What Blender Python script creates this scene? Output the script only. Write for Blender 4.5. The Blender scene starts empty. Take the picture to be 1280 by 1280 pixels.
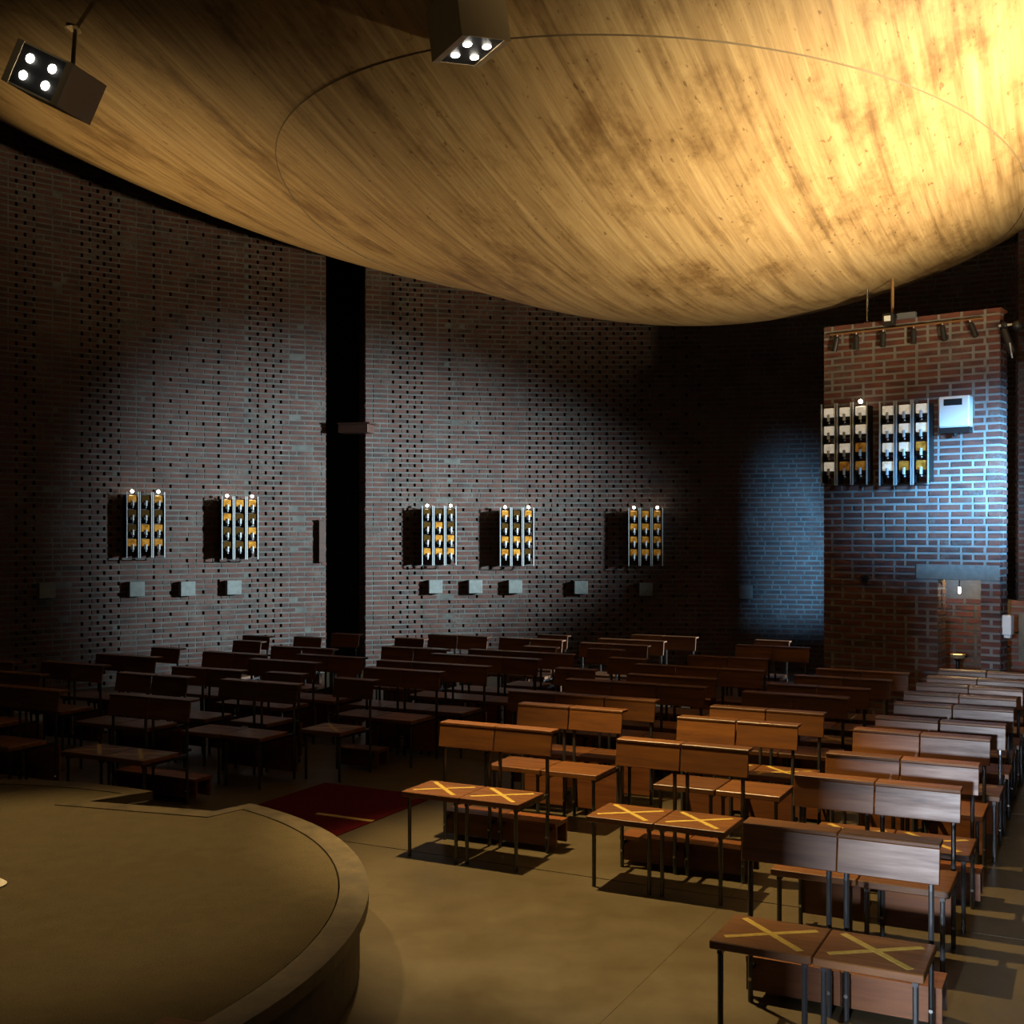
import bpy, bmesh, math, random
from mathutils import Vector, Matrix
random.seed(7)
scene = bpy.context.scene
C = scene.collection
# ------------------------------------------------------------------ camera
F, CX, YH, H = 1462.0, 640.0, 663.0, 2.186
cam = bpy.data.cameras.new('camera')
cam.sensor_width = 36; cam.lens = 36 * F / 1280
cam.shift_y = (YH - 640) / 1280
cam.clip_start = .05; cam.clip_end = 200
camo = bpy.data.objects.new('camera', cam); C.objects.link(camo)
camo.location = (0, 0, H); camo.rotation_euler = (math.pi/2, 0, 0)
scene.camera = camo
# ------------------------------------------------------------------ world, light, exposure
scene.view_settings.view_transform = 'Standard'
scene.view_settings.look = 'None'
scene.view_settings.gamma = 1
scene.view_settings.exposure = 0
scene.view_settings.use_curve_mapping = False
w = bpy.data.worlds.new('world'); scene.world = w; w.use_nodes = True
w.node_tree.nodes['Background'].inputs[0].default_value = (.5, .6, .8, 1)
w.node_tree.nodes['Background'].inputs[1].default_value = .0012

def aim(o, target):
    o.rotation_euler = (Vector(target) - o.location).to_track_quat('-Z', 'Y').to_euler()
def spot(name, loc, target, power, col, angle, blend=.5, size=.05):
    l = bpy.data.lights.new(name, 'SPOT'); l.energy = power; l.color = col
    l.spot_size = math.radians(angle); l.spot_blend = blend; l.shadow_soft_size = size
    o = bpy.data.objects.new(name, l); C.objects.link(o); o.location = loc; aim(o, target); return o
def area(name, loc, target, power, col, sx, sy, spread=180):
    l = bpy.data.lights.new(name, 'AREA'); l.energy = power; l.color = col
    l.shape = 'RECTANGLE'; l.size = sx; l.size_y = sy; l.spread = math.radians(spread)
    o = bpy.data.objects.new(name, l); C.objects.link(o); o.location = loc; aim(o, target); return o
WARM = (1, .72, .31); GOLD = (1, .70, .30); COOL = (.55, .80, 1.0); BLUE = (.25, .58, 1.0)
# uplights on the hanging ceiling: one to the right of the photographer, one by the left wall
spot('ceiling_uplight', (5.2, 7.4, 2.3), (3.6, 9.5, 5.2), 5000, (1,.77,.44), 88, 1, .12)
spot('ceiling_uplight', (-7.4, 12.0, .7), (-1.9, 13.0, 6.2), 1900, (1,.68,.30), 66, 1, .10)
# daylight: glazed door behind the photographer, window on the right, window behind the brick screen
area('door_daylight', (-5*math.sin(.47)-.62*math.cos(.47), -5*math.cos(.47)+.62*math.sin(.47), 2.55), (3.6, 8.5, 1.0), 1700, (.70, .83, 1.0), .25, .3)
spot('window_daylight', (6.2, 7.6, 3.4), (5.25, 12.25, 2.72), 19000, (.20,.56,1.0), 19, 1, .5)
spot('window_daylight', (10.4, 13.7, 3.6), (-2.9, 18.3, 2.2), 24000, (.74,.94,1.0), 28, 1, .35)
spot('window_daylight', (10.4, 15.3, 2.4), (1.9, 14.6, .6), 16000, (.75,.92,1.0), 13, 1, .15)  # extra narrow beam, added so the far chair legs shine
# ------------------------------------------------------------------ helpers
TH = .47                                   # the building's axes are turned by this much against the view
ex, ey = math.sin(TH), math.cos(TH)
def st(s, t): return (s*ex + t*ey, s*ey - t*ex)        # depth s, along the rows t -> x, y
def px(u, v, z):                                       # point of height z seen at pixel u, v
    Y = F*(H - z)/(v - YH); return ((u - CX)/F*Y, Y)
def pxd(u, v, Y): return ((u-CX)/F*Y, Y, H + (YH-v)/F*Y)

def mesh(name, verts, faces, mats=None, smooth=False):
    me = bpy.data.meshes.new(name); me.from_pydata(verts, [], faces); me.update()
    for m in (mats if isinstance(mats, (list, tuple)) else [mats]):
        if m: me.materials.append(m)
    if smooth:
        me.polygons.foreach_set('use_smooth', [True]*len(me.polygons))
    return me
def link(name, me, parent=None, loc=(0,0,0), rz=0, rot=None):
    o = bpy.data.objects.new(name, me); C.objects.link(o)
    o.location = loc; o.rotation_euler = rot if rot else (0,0,rz)
    if parent: o.parent = parent
    return o
def empty(name, loc=(0,0,0), rz=0, rot=None):
    o = bpy.data.objects.new(name, None); C.objects.link(o); o.empty_display_size = .1
    o.location = loc; o.rotation_euler = rot if rot else (0,0,rz); return o
def tag(o, label, cat, group=None):
    o['label'] = label; o['category'] = cat
    if group: o['group'] = group
    return o
class MB:
    def __init__(s): s.v=[]; s.f=[]
    def box(s, x0,x1,y0,y1,z0,z1, m=None):
        n=len(s.v)
        p=[(x0,y0,z0),(x1,y0,z0),(x1,y1,z0),(x0,y1,z0),(x0,y0,z1),(x1,y0,z1),(x1,y1,z1),(x0,y1,z1)]
        if m is not None: p=[tuple(m@Vector(q)) for q in p]
        s.v+=p
        s.f+=[tuple(n+i for i in q) for q in ((0,3,2,1),(4,5,6,7),(0,1,5,4),(1,2,6,5),(2,3,7,6),(3,0,4,7))]
        return s
    def tube(s, a, b, r, n=8, r2=None, cap=True):
        a=Vector(a); b=Vector(b); d=(b-a).normalized(); q=d.to_track_quat('Z','Y')
        r2=r if r2 is None else r2; k=len(s.v)
        for c,rr in ((a,r),(b,r2)):
            for i in range(n):
                t=2*math.pi*(i+.5)/n; s.v.append(tuple(c+q@Vector((rr*math.cos(t),rr*math.sin(t),0))))
        for i in range(n):
            j=(i+1)%n; s.f.append((k+i,k+j,k+n+j,k+n+i))
        if cap: s.f.append(tuple(k+i for i in range(n-1,-1,-1))); s.f.append(tuple(k+n+i for i in range(n)))
        return s
    def sphere(s, c, r, n=12, m=8, sz=1):
        k=len(s.v); s.v.append((c[0],c[1],c[2]+r*sz))
        for i in range(1,m):
            a=math.pi*i/m
            for j in range(n):
                b=2*math.pi*j/n; s.v.append((c[0]+r*math.sin(a)*math.cos(b),c[1]+r*math.sin(a)*math.sin(b),c[2]+r*sz*math.cos(a)))
        s.v.append((c[0],c[1],c[2]-r*sz)); e=len(s.v)-1
        for j in range(n):
            s.f.append((k,k+1+j,k+1+(j+1)%n))
            for i in range(m-2):
                p=k+1+i*n; s.f.append((p+j,p+n+j,p+n+(j+1)%n,p+(j+1)%n))
            p=k+1+(m-2)*n; s.f.append((p+j,e,p+(j+1)%n))
        return s
    def lathe(s, prof, n=16, c=(0,0,0)):
        k=len(s.v)
        for r,z in prof:
            for j in range(n):
                b=2*math.pi*j/n; s.v.append((c[0]+r*math.cos(b),c[1]+r*math.sin(b),c[2]+z))
        for i in range(len(prof)-1):
            for j in range(n):
                s.f.append((k+i*n+j,k+i*n+(j+1)%n,k+(i+1)*n+(j+1)%n,k+(i+1)*n+j))
        return s
    def mesh(s, name, mat, smooth=False): return mesh(name, s.v, s.f, mat, smooth)
    def obj(s, name, mat, parent=None, loc=(0,0,0), rz=0, smooth=False, bevel=0):
        me=s.mesh(name, mat, smooth)
        if bevel: bevel_mesh(me, bevel)
        return link(name, me, parent, loc, rz)
def bevel_mesh(me, wd, seg=1):
    bm=bmesh.new(); bm.from_mesh(me)
    bmesh.ops.bevel(bm, geom=bm.edges[:], offset=wd, segments=seg, affect='EDGES', profile=.6)
    bm.to_mesh(me); bm.free(); me.update()
    return me

# ------------------------------------------------------------------ materials
def mat(name, col, rough=.6, metal=0, spec=.5):
    m=bpy.data.materials.new(name); m.use_nodes=True
    p=m.node_tree.nodes['Principled BSDF']
    p.inputs['Base Color'].default_value=(*col,1); p.inputs['Roughness'].default_value=rough
    p.inputs['Metallic'].default_value=metal; p.inputs['Specular IOR Level'].default_value=spec
    return m
class NT:
    def __init__(s, m): s.m=m; s.t=m.node_tree; s.n=s.t.nodes; s.p=s.n['Principled BSDF']
    def add(s, kind, **k):
        n=s.n.new('ShaderNode'+kind)
        for a,b in k.items(): setattr(n,a,b)
        return n
    def lk(s,a,b): s.t.links.new(a,b)
    def coords(s, kind='Object', scale=(1,1,1), rot=(0,0,0)):
        tc=s.add('TexCoord'); mp=s.add('Mapping'); mp.inputs['Rotation'].default_value=rot
        m2=s.add('Mapping'); m2.inputs['Scale'].default_value=scale; s.lk(mp.outputs['Vector'],m2.inputs['Vector'])
        if kind=='World':
            g=s.add('NewGeometry'); s.lk(g.outputs['Position'],mp.inputs['Vector'])
        else: s.lk(tc.outputs[kind],mp.inputs['Vector'])
        return m2.outputs['Vector']
    def noise(s, vec, scale=5, detail=4, rough=.6):
        n=s.add('TexNoise'); n.inputs['Scale'].default_value=scale; n.inputs['Detail'].default_value=detail; n.inputs['Roughness'].default_value=rough
        s.lk(vec,n.inputs['Vector']); return n.outputs['Fac']
    def ramp(s, fac, stops):
        r=s.add('ValToRGB'); e=r.color_ramp.elements
        while len(e)<len(stops): e.new(.5)
        for q,(p,c) in zip(e,stops): q.position=p; q.color=(*c,1) if len(c)==3 else c
        s.lk(fac,r.inputs['Fac']); return r.outputs['Color']
    def mix(s, fac, a, b, mode='MIX'):
        m=s.add('MixRGB', blend_type=mode)
        for v,i in ((fac,0),(a,1),(b,2)):
            if isinstance(v,(int,float)): m.inputs[i].default_value=v
            elif isinstance(v,tuple): m.inputs[i].default_value=(*v,1)
            else: s.lk(v,m.inputs[i])
        return m.outputs[0]
    def bump(s, fac, strength=.3, dist=.01):
        b=s.add('Bump'); b.inputs['Strength'].default_value=strength; b.inputs['Distance'].default_value=dist
        s.lk(fac,b.inputs['Height']); s.lk(b.outputs['Normal'],s.p.inputs['Normal'])
    def base(s, c): s.lk(c,s.p.inputs['Base Color'])

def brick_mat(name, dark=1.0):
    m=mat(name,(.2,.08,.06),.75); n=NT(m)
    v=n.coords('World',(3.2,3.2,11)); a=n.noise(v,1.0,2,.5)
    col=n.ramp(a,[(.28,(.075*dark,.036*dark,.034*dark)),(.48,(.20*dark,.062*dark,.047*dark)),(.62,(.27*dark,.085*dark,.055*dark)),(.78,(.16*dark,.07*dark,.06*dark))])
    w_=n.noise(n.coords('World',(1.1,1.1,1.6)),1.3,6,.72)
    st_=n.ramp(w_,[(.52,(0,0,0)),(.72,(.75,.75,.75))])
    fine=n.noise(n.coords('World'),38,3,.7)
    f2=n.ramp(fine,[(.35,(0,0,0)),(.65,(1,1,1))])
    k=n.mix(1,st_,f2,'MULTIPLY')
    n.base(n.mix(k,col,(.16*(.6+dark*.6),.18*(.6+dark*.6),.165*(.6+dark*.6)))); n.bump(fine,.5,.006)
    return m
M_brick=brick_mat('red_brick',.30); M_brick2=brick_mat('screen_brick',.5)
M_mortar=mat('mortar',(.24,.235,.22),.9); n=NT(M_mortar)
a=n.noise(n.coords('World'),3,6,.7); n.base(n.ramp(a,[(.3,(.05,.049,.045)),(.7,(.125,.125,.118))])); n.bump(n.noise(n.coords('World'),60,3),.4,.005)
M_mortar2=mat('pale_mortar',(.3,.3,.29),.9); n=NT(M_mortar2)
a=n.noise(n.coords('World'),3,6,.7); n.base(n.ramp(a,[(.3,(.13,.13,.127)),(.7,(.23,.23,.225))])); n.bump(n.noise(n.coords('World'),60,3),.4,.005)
M_hole=mat('dark_gap',(.012,.010,.009),.95)

M_conc=mat('board_marked_concrete',(.4,.32,.2),.62,spec=.35); n=NT(M_conc)
rot=(0,0,TH-.02)
g1=n.noise(n.coords('World',(9,.35,0),rot),1.3,5,.65)
g2=n.noise(n.coords('World',(1.0,.45,0),rot),1.1,6,.72)
g3=n.noise(n.coords('World',(34,.8,0),rot),1.0,3,.6)
pits=n.noise(n.coords('World',(26,9,9),rot),1.0,2,.5)
c1=n.ramp(g1,[(.28,(.165,.110,.052)),(.47,(.31,.225,.120)),(.70,(.43,.335,.19))])
c2=n.ramp(g2,[(.36,(.38,.28,.16)),(.49,(.90,.84,.72)),(.72,(1.0,1.0,1.0))])
c3=n.ramp(g3,[(.35,(.80,.77,.72)),(.6,(1,1,1))])
c4=n.ramp(pits,[(.27,(.45,.38,.3)),(.33,(1,1,1))])
cc=n.mix(.85,c1,c2,'MULTIPLY'); cc=n.mix(.8,cc,c3,'MULTIPLY'); cc=n.mix(.8,cc,c4,'MULTIPLY')
n.base(cc); n.bump(g3,.25,.01)
M_seam=mat('pour_joint',(.16,.12,.07),.8)

M_floor=mat('floor_concrete',(.32,.27,.19),.42,spec=.4); n=NT(M_floor)
a=n.noise(n.coords('World'),1.6,6,.65); b=n.noise(n.coords('World'),22,4,.7)
n.base(n.mix(.5,n.ramp(a,[(.3,(.052,.038,.018)),(.7,(.09,.067,.034))]),n.ramp(b,[(.3,(.056,.041,.02)),(.7,(.09,.067,.036))])))
n.lk(n.ramp(a,[(.3,(.32,.32,.32)),(.7,(.52,.52,.52))]),n.p.inputs['Roughness'])
M_gap=mat('floor_joint',(.05,.042,.03),.9)
M_stone=mat('platform_border',(.30,.235,.14),.55); n=NT(M_stone)
a=n.noise(n.coords('World'),7,6,.75); n.base(n.ramp(a,[(.3,(.04,.028,.013)),(.55,(.085,.06,.028)),(.75,(.125,.09,.045))]))
M_riser=mat('platform_side',(.16,.12,.075),.7); n=NT(M_riser)
a=n.noise(n.coords('World',(1,1,3)),5,5,.7); n.base(n.ramp(a,[(.3,(.05,.035,.02)),(.7,(.09,.065,.042))]))
M_loop=mat('beige_loop_carpet',(.30,.25,.17),.98,spec=.1); n=NT(M_loop)
a=n.noise(n.coords('World',(1,1,1),(0,0,TH)),130,3,.75); b=n.noise(n.coords('World'),9,4,.6)
wv=n.add('TexWave'); wv.inputs['Scale'].default_value=22; wv.inputs['Distortion'].default_value=1.2; n.lk(n.coords('World',(1,1,1),(0,0,.15)),wv.inputs['Vector'])
cl=n.mix(.45,n.ramp(a,[(.3,(.055,.041,.022)),(.7,(.155,.12,.068))]),n.ramp(b,[(.3,(.078,.059,.033)),(.7,(.118,.09,.052))]))
cl=n.mix(.25,cl,n.ramp(wv.outputs['Fac'],[(.2,(.5,.5,.5)),(.8,(1,1,1))]),'MULTIPLY'); n.base(cl); n.bump(a,.8,.01)
M_red=mat('red_carpet',(.30,.012,.016),.95,spec=.1); n=NT(M_red)
a=n.noise(n.coords('World'),120,3,.7); n.base(n.ramp(a,[(.3,(.045,.002,.004)),(.7,(.085,.003,.006))]))

def wood(name, c0, c1, c2, rough=.32, axis=(1.2,14,14)):
    m=mat(name,c1,rough); n=NT(m)
    oi=n.add('ObjectInfo'); tc=n.add('TexCoord'); add=n.add('VectorMath',operation='ADD'); mul=n.add('VectorMath',operation='SCALE')
    cmb=n.add('CombineXYZ'); n.lk(oi.outputs['Random'],cmb.inputs[0]); n.lk(oi.outputs['Random'],cmb.inputs[1]); n.lk(oi.outputs['Random'],cmb.inputs[2])
    n.lk(cmb.outputs[0],mul.inputs[0]); mul.inputs['Scale'].default_value=37
    n.lk(tc.outputs['Object'],add.inputs[0]); n.lk(mul.outputs[0],add.inputs[1])
    mp=n.add('Mapping'); mp.inputs['Scale'].default_value=axis; n.lk(add.outputs[0],mp.inputs['Vector'])
    a=n.noise(mp.outputs[0],1.6,6,.65)
    col=n.ramp(a,[(.3,c0),(.5,c1),(.7,c2)])
    mp2=n.add('Mapping'); mp2.inputs['Scale'].default_value=(3,9,9); n.lk(add.outputs[0],mp2.inputs['Vector'])
    kn=n.noise(mp2.outputs[0],1.0,2,.5); kc=n.ramp(kn,[(.70,(1,1,1)),(.76,(.4,.3,.25))])
    col=n.mix(.8,col,kc,'MULTIPLY')
    hs=n.add('HueSaturation'); n.lk(col,hs.inputs['Color'])
    mr=n.add('MapRange'); mr.inputs['To Min'].default_value=.72; mr.inputs['To Max'].default_value=1.3; n.lk(oi.outputs['Random'],mr.inputs['Value']); n.lk(mr.outputs[0],hs.inputs['Value'])
    n.base(hs.outputs[0]); n.lk(n.ramp(a,[(.3,(rough+.08,)*3),(.7,(rough-.08,)*3)]),n.p.inputs['Roughness'])
    return m
M_wood=wood('varnished_pine',(.07,.022,.005),(.12,.042,.009),(.165,.064,.014),.42)
M_wood2=wood('kneeler_wood',(.09,.025,.008),(.15,.05,.015),(.19,.07,.025),.38)
M_woodd=wood('dark_wood',(.03,.014,.010),(.05,.022,.015),(.07,.03,.02),.5)
M_steel=mat('black_steel_tube',(.03,.03,.031),.25,.0,.8)
M_tape=mat('yellow_tape',(.62,.44,.10),.5); n=NT(M_tape)
a=n.noise(n.coords('Object',(1,1,1)),40,3); n.base(n.ramp(a,[(.3,(.34,.22,.035)),(.7,(.48,.34,.07))]))
M_bolt=mat('steel_bolt',(.6,.6,.58),.25,1)
M_chrome=mat('polished_rail',(.60,.63,.66),.3,.3)
M_black=mat('black_metal',(.012,.012,.013),.45)
M_plaque=mat('plaque_concrete',(.33,.36,.35),.8); n=NT(M_plaque)
a=n.noise(n.coords('World'),14,5,.7); n.base(n.ramp(a,[(.3,(.12,.135,.135)),(.7,(.19,.205,.20))]))
M_white=mat('white_enamel',(.78,.80,.82),.4)
M_display=mat('dark_display',(.02,.025,.03),.2)
M_cloth=mat('white_cloth',(.75,.70,.62),.9)
M_brass=mat('brushed_bronze',(.50,.39,.23),.45,.25); n=NT(M_brass)
a=n.noise(n.coords('Object',(1,30,1)),3,3); n.lk(n.ramp(a,[(.3,(.3,.3,.3)),(.7,(.5,.5,.5))]),n.p.inputs['Roughness'])
M_conduit=mat('brass_conduit',(.35,.2,.09),.4,.6)
def emit(name, col, s, base=(.8,.8,.8)):
    m=mat(name,base,.3); p=m.node_tree.nodes['Principled BSDF']
    p.inputs['Emission Color'].default_value=(*col,1); p.inputs['Emission Strength'].default_value=s; return m
M_bulb=emit('lit_bulb',(1,.86,.62),28)
M_lamp=emit('lit_reflector_lamp',(1,.93,.8),30)
M_amber=emit('amber_glass',(1,.45,.06),.22,(.75,.36,.06)); M_amber.node_tree.nodes['Principled BSDF'].inputs['Roughness'].default_value=.12
n=NT(M_amber); a=n.noise(n.coords('World'),16,3,.6)
n.base(n.ramp(a,[(.3,(.26,.085,.008)),(.7,(.55,.27,.045))])); n.lk(n.ramp(a,[(.35,(.02,)*3),(.7,(.14,)*3)]),n.p.inputs['Emission Strength'])
M_clear_glow=emit('clear_glass_reflection_glow',(1,.93,.75),.28,(.95,.9,.78)); n=NT(M_clear_glow)  # warm emission added to stand in for the window's reflection in the glass
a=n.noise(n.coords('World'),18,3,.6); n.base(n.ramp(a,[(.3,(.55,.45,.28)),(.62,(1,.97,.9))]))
M_holder=mat('white_lamp_holder',(.55,.59,.64),.35)
M_smoke=mat('smoked_amber_glass',(.07,.035,.008),.12)

# ------------------------------------------------------------------ setting: floor
base=MB().box(-16,16,-4,20,-.2,-.02)
floor=base.obj('floor',M_gap,None,(0,0,0)); floor['kind']='structure'
floor.rotation_euler=(0,0,-TH)
# local frame of the floor is (t, s)
for i,s0 in enumerate((-2.2,.8,3.8,6.8,9.8,12.8,15.8)):
    for t0,t1 in ((-14,-8),(-8,-2),(-2,4),(4,10)):
        b=MB().box(t0+.001,t1-.001,s0+.006,s0+2.994,-.03,0)
        b.obj('floor_slab',M_floor,floor)
# ------------------------------------------------------------------ bricks
RC=(1.6,7.3); RR=11.6
CH=.077; BH=.052; BL=.222; JT=.022
def phi_u(u):
    k=(u-CX)/F; A=k*k+1; B=-2*(k*RC[0]+RC[1]); D=RC[0]**2+RC[1]**2-RR**2
    Y=(-B+math.sqrt(B*B-4*A*D))/(2*A); return math.atan2(k*Y-RC[0],Y-RC[1])
class Arc:
    def __init__(s, phi0): s.p0=phi0
    def pt(s,a,off,z):          # off > 0 into the room
        p=s.p0+a/RR; r=RR-off; return (RC[0]+r*math.sin(p),RC[1]+r*math.cos(p),z)
    def rz(s,a): return -(s.p0+a/RR)
class Line:
    def __init__(s,p,q): s.p=Vector((*p,0)); d=Vector((*q,0))-s.p; s.L=d.length; s.d=d.normalized(); s.nrm=Vector((s.d.y,-s.d.x,0))
    def pt(s,a,off,z): v=s.p+s.d*a+s.nrm*off; return (v.x,v.y,z)
    def rz(s,a): return math.atan2(s.d.y,s.d.x)
brick_cache={}
def brick_mesh(L,m):
    k=(round(L,3),m.name)
    if k not in brick_cache:
        b=MB().box(-L/2,L/2,-.008,.03,-BH/2,BH/2); brick_cache[k]=b.mesh('brick',m)
    return brick_cache[k]
def fill(a0,a1,odd,rnd,joint0,joint1,BL=BL,JT=JT):
    """bricks (start, end) of one course between a0 and a1"""
    out=[]; a=a0+joint0; end=a1-joint1; first=True
    while end-a>.045:
        L=BL
        if first and odd: L=BL/2-JT/2
        elif rnd.random()<.22: L=BL/2-JT/2
        first=False
        if a+L>end-.06: L=end-a
        if L>BL+.03: L=L/2-JT/2
        out.append((a,a+L)); a+=L+JT
    return out
def brickwork(parent, path, L, courses, holes, blocked, seed, individual=300, holew=.036, mortar=True, name='mortar_bed', z0=0, bm=None):
    bm=bm or M_brick
    """bricks laid on a path; holes(course)->centres of open joints; blocked(z)->intervals without bricks"""
    rnd=random.Random(seed); bricks=[]; mv=[]; mf=[]; hv=[]; hf=[]
    def quad(lst,fl,pts): k=len(lst); lst.extend(pts); fl.append((k,k+1,k+2,k+3))
    for j in range(courses):
        zb=z0+j*CH; zt=zb+CH; zc=zb+(CH-BH)+BH/2
        hs=sorted(h for h in holes(j) if .1<h<L-.1)
        bl=blocked(zc)
        cuts=[(0,0)]; segs=[]; a=0
        marks=[(h-holew/2,h+holew/2,'h') for h in hs]+[(b0,b1,'b') for b0,b1 in bl]
        marks.sort()
        prev='e'
        for m0,m1,kind in marks:
            if m0>a: segs.append((a,m0,prev,kind))
            a=max(a,m1); prev=kind
        if a<L: segs.append((a,L,prev,'e'))
        for s0,s1,k0,k1 in segs:
            for q in fill(s0,s1,j%2==1,rnd,0 if k0 in 'he' else .004,0 if k1 in 'he' else .004,*((.21,.034) if bm is M_brick2 else (BL,JT))):
                bricks.append((q[0],q[1],zc+rnd.uniform(-.0015,.0015),rnd.uniform(-.003,.004)))
            if mortar:
                n=max(1,int((s1-s0)/.45))
                for i in range(n):
                    b0=s0+(s1-s0)*i/n; b1=s0+(s1-s0)*(i+1)/n
                    quad(mv,mf,[path.pt(b0,0,zb),path.pt(b1,0,zb),path.pt(b1,0,zt),path.pt(b0,0,zt)])
        if mortar:
            for h in hs:
                p=lambda a,o,z: path.pt(h+a,o,z)
                e=holew/2; z1=zt-BH
                quad(mv,mf,[p(-e,0,zb),p(e,0,zb),p(e,0,z1),p(-e,0,z1)])
                quad(hv,hf,[p(-e,-.1,z1),p(e,-.1,z1),p(e,-.1,zt),p(-e,-.1,zt)])
                quad(hv,hf,[p(-e,0,z1),p(-e,-.1,z1),p(-e,-.1,zt),p(-e,0,zt)])
                quad(hv,hf,[p(e,-.1,z1),p(e,0,z1),p(e,0,zt),p(e,-.1,zt)])
                quad(hv,hf,[p(-e,0,z1),p(e,0,z1),p(e,-.1,z1),p(-e,-.1,z1)])
                quad(hv,hf,[p(-e,-.1,zt),p(e,-.1,zt),p(e,0,zt),p(-e,0,zt)])
    # the bricks that show largest become parts of their own
    def vis(b):
        x,y,z=path.pt((b[0]+b[1])/2,0,b[2]); u=CX+F*x/y; v=YH-F*(z-H)/y
        return (0 if (0<u<1280 and 300<v<840 and b[2]>.9) else 1, math.hypot(x,y)+abs(z-H)*.25)
    order=sorted(range(len(bricks)),key=lambda i:vis(bricks[i])); ind=set(order[:individual])
    sv=[]; sf=[]
    for i,(a0,a1,z,o) in enumerate(bricks):
        am=(a0+a1)/2
        if i in ind:
            link('brick',brick_mesh(a1-a0,bm),parent,path.pt(am,o,z),path.rz(am))
        else:
            k=len(sv); za,zb2=z-BH/2,z+BH/2
            sv+=[path.pt(a0,-.03,za),path.pt(a1,-.03,za),path.pt(a1,.008+o,za),path.pt(a0,.008+o,za),
                 path.pt(a0,-.03,zb2),path.pt(a1,-.03,zb2),path.pt(a1,.008+o,zb2),path.pt(a0,.008+o,zb2)]
            sf+=[(k+3,k+2,k+6,k+7),(k,k+3,k+7,k+4),(k+2,k+1,k+5,k+6),(k+4,k+7,k+6,k+5),(k,k+1,k+2,k+3)]
    if sv:
        o=link('brick_field',mesh('brick_field',sv,sf,bm),parent); o['kind']='stuff'
    if mv: link(name,mesh(name,mv,mf,M_mortar),parent)
    if hv: o=link('open_joint',mesh('open_joint',hv,hf,M_hole),parent); o['kind']='stuff'
    return bricks

PL0=math.radians(-64); PL1=phi_u(407); PR0=phi_u(457); PR1=math.radians(40)
def hole_fn(p0, us_every2, us_every4):
    cols2=[((phi_u(u)-p0)*RR,i) for i,u in enumerate(us_every2)]
    cols4=[((phi_u(u)-p0)*RR,i) for i,u in enumerate(us_every4)]
    def fn(j):
        r=[a for a,i in cols2 if (i+j)%2==0]
        r+=[a for a,i in cols4 if (2*i+j)%4==0]
        return r
    return fn
courses=110
def wall_core(name, p0, p1):
    """the solid wall behind the brick face, with its plain ends"""
    v=[];f=[]; n=max(2,int((p1-p0)*RR/.5)); hgt=courses*CH
    for i in range(n+1):
        p=p0+(p1-p0)*i/n
        for r,z in ((RR+.105,0),(RR+.105,hgt),(RR+.4,hgt),(RR+.4,0)):
            v.append((RC[0]+r*math.sin(p),RC[1]+r*math.cos(p),z))
    for i in range(n):
        k=4*i
        for q in range(4): f.append((k+q,k+4+q,k+4+(q+1)%4,k+(q+1)%4))
    f.append((0,1,2,3)); f.append((4*n+3,4*n+2,4*n+1,4*n))
    o=link(name,mesh(name,v,f,M_hole)); o['kind']='structure'; return o
wall_left=wall_core('wall_left',PL0,PL1)
wall_back=wall_core('wall_back',PR0,PR1)
spread=[62,72,82,92,102,112,122,130,138,148]
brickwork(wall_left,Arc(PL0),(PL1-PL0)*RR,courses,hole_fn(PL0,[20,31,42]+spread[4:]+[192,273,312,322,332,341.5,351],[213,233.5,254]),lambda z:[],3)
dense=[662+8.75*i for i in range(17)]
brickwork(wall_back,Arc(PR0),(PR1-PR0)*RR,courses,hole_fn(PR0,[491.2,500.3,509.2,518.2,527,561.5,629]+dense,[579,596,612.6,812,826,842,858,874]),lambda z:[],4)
# brick jambs of the tall slot between the two walls
for nm,p,sg in (('wall_left',PL1,-1),('wall_back',PR0,1)):
    par=wall_left if sg<0 else wall_back
    n_=Vector((math.sin(p),math.cos(p)));
    a_=(RC[0]+RR*n_.x,RC[1]+RR*n_.y); b_=(RC[0]+(RR+.42)*n_.x,RC[1]+(RR+.42)*n_.y)
    ln=Line(b_,a_) if sg>0 else Line(a_,b_)
    brickwork(par,ln,ln.L,courses,lambda j:[],lambda z:[],9,0,name='jamb_mortar')
# dark lobby behind the slot
pm=(PL1+PR0)/2; c_=(RC[0]+(RR+1.6)*math.sin(pm),RC[1]+(RR+1.6)*math.cos(pm))
lp_=[(-1.3,.1),(1.3,.1),(1.3,-1.1),(1.2,-1.1),(1.2,0),(-1.2,0),(-1.2,-1.1),(-1.3,-1.1)]; hh_=courses*CH
o=link('wall_lobby',mesh('wall_lobby',[(x,y,0) for x,y in lp_]+[(x,y,hh_) for x,y in lp_],[(i,(i+1)%8,(i+1)%8+8,i+8) for i in range(8)]+[tuple(range(7,-1,-1)),tuple(range(8,16))],M_hole),None,(c_[0],c_[1],0),-pm); o['kind']='structure'
# ------------------------------------------------------------------ hanging concrete ceiling
KS=3.4/3.5; HS=3.4
def bowl(x,y):
    X=x/KS; Y=y/KS
    dep,p,A,L0,wa,sm,p2,c0,c1=.9926,.7445,.298,3.047,2.635,.45,.0061,.1523,.0089
    dx=X-1.66331712-c0; dy=Y-13.21560379-c1
    q=.06583792*dx*dx-2*.01614471*dx*dy+.0442099*dy*dy
    z=3.5-dep*(1-q) if q<1 else 3.5+dep*(q**p-1)/p
    w_=dx*math.cos(wa)+dy*math.sin(wa)-L0; L=.5*(w_+math.sqrt(w_*w_+sm*sm))
    return H+(z-A*L/(1+p2*L))*KS
bv=[];bf=[]; NR,NA=120,200; RB=RR-.15
for i in range(NR+1):
    r=RB*i/NR
    for j in range(NA):
        a=2*math.pi*j/NA; x=RC[0]+r*math.sin(a); y=RC[1]+r*math.cos(a)
        bv.append((x,y,min(bowl(x,y),8.3)))
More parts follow.
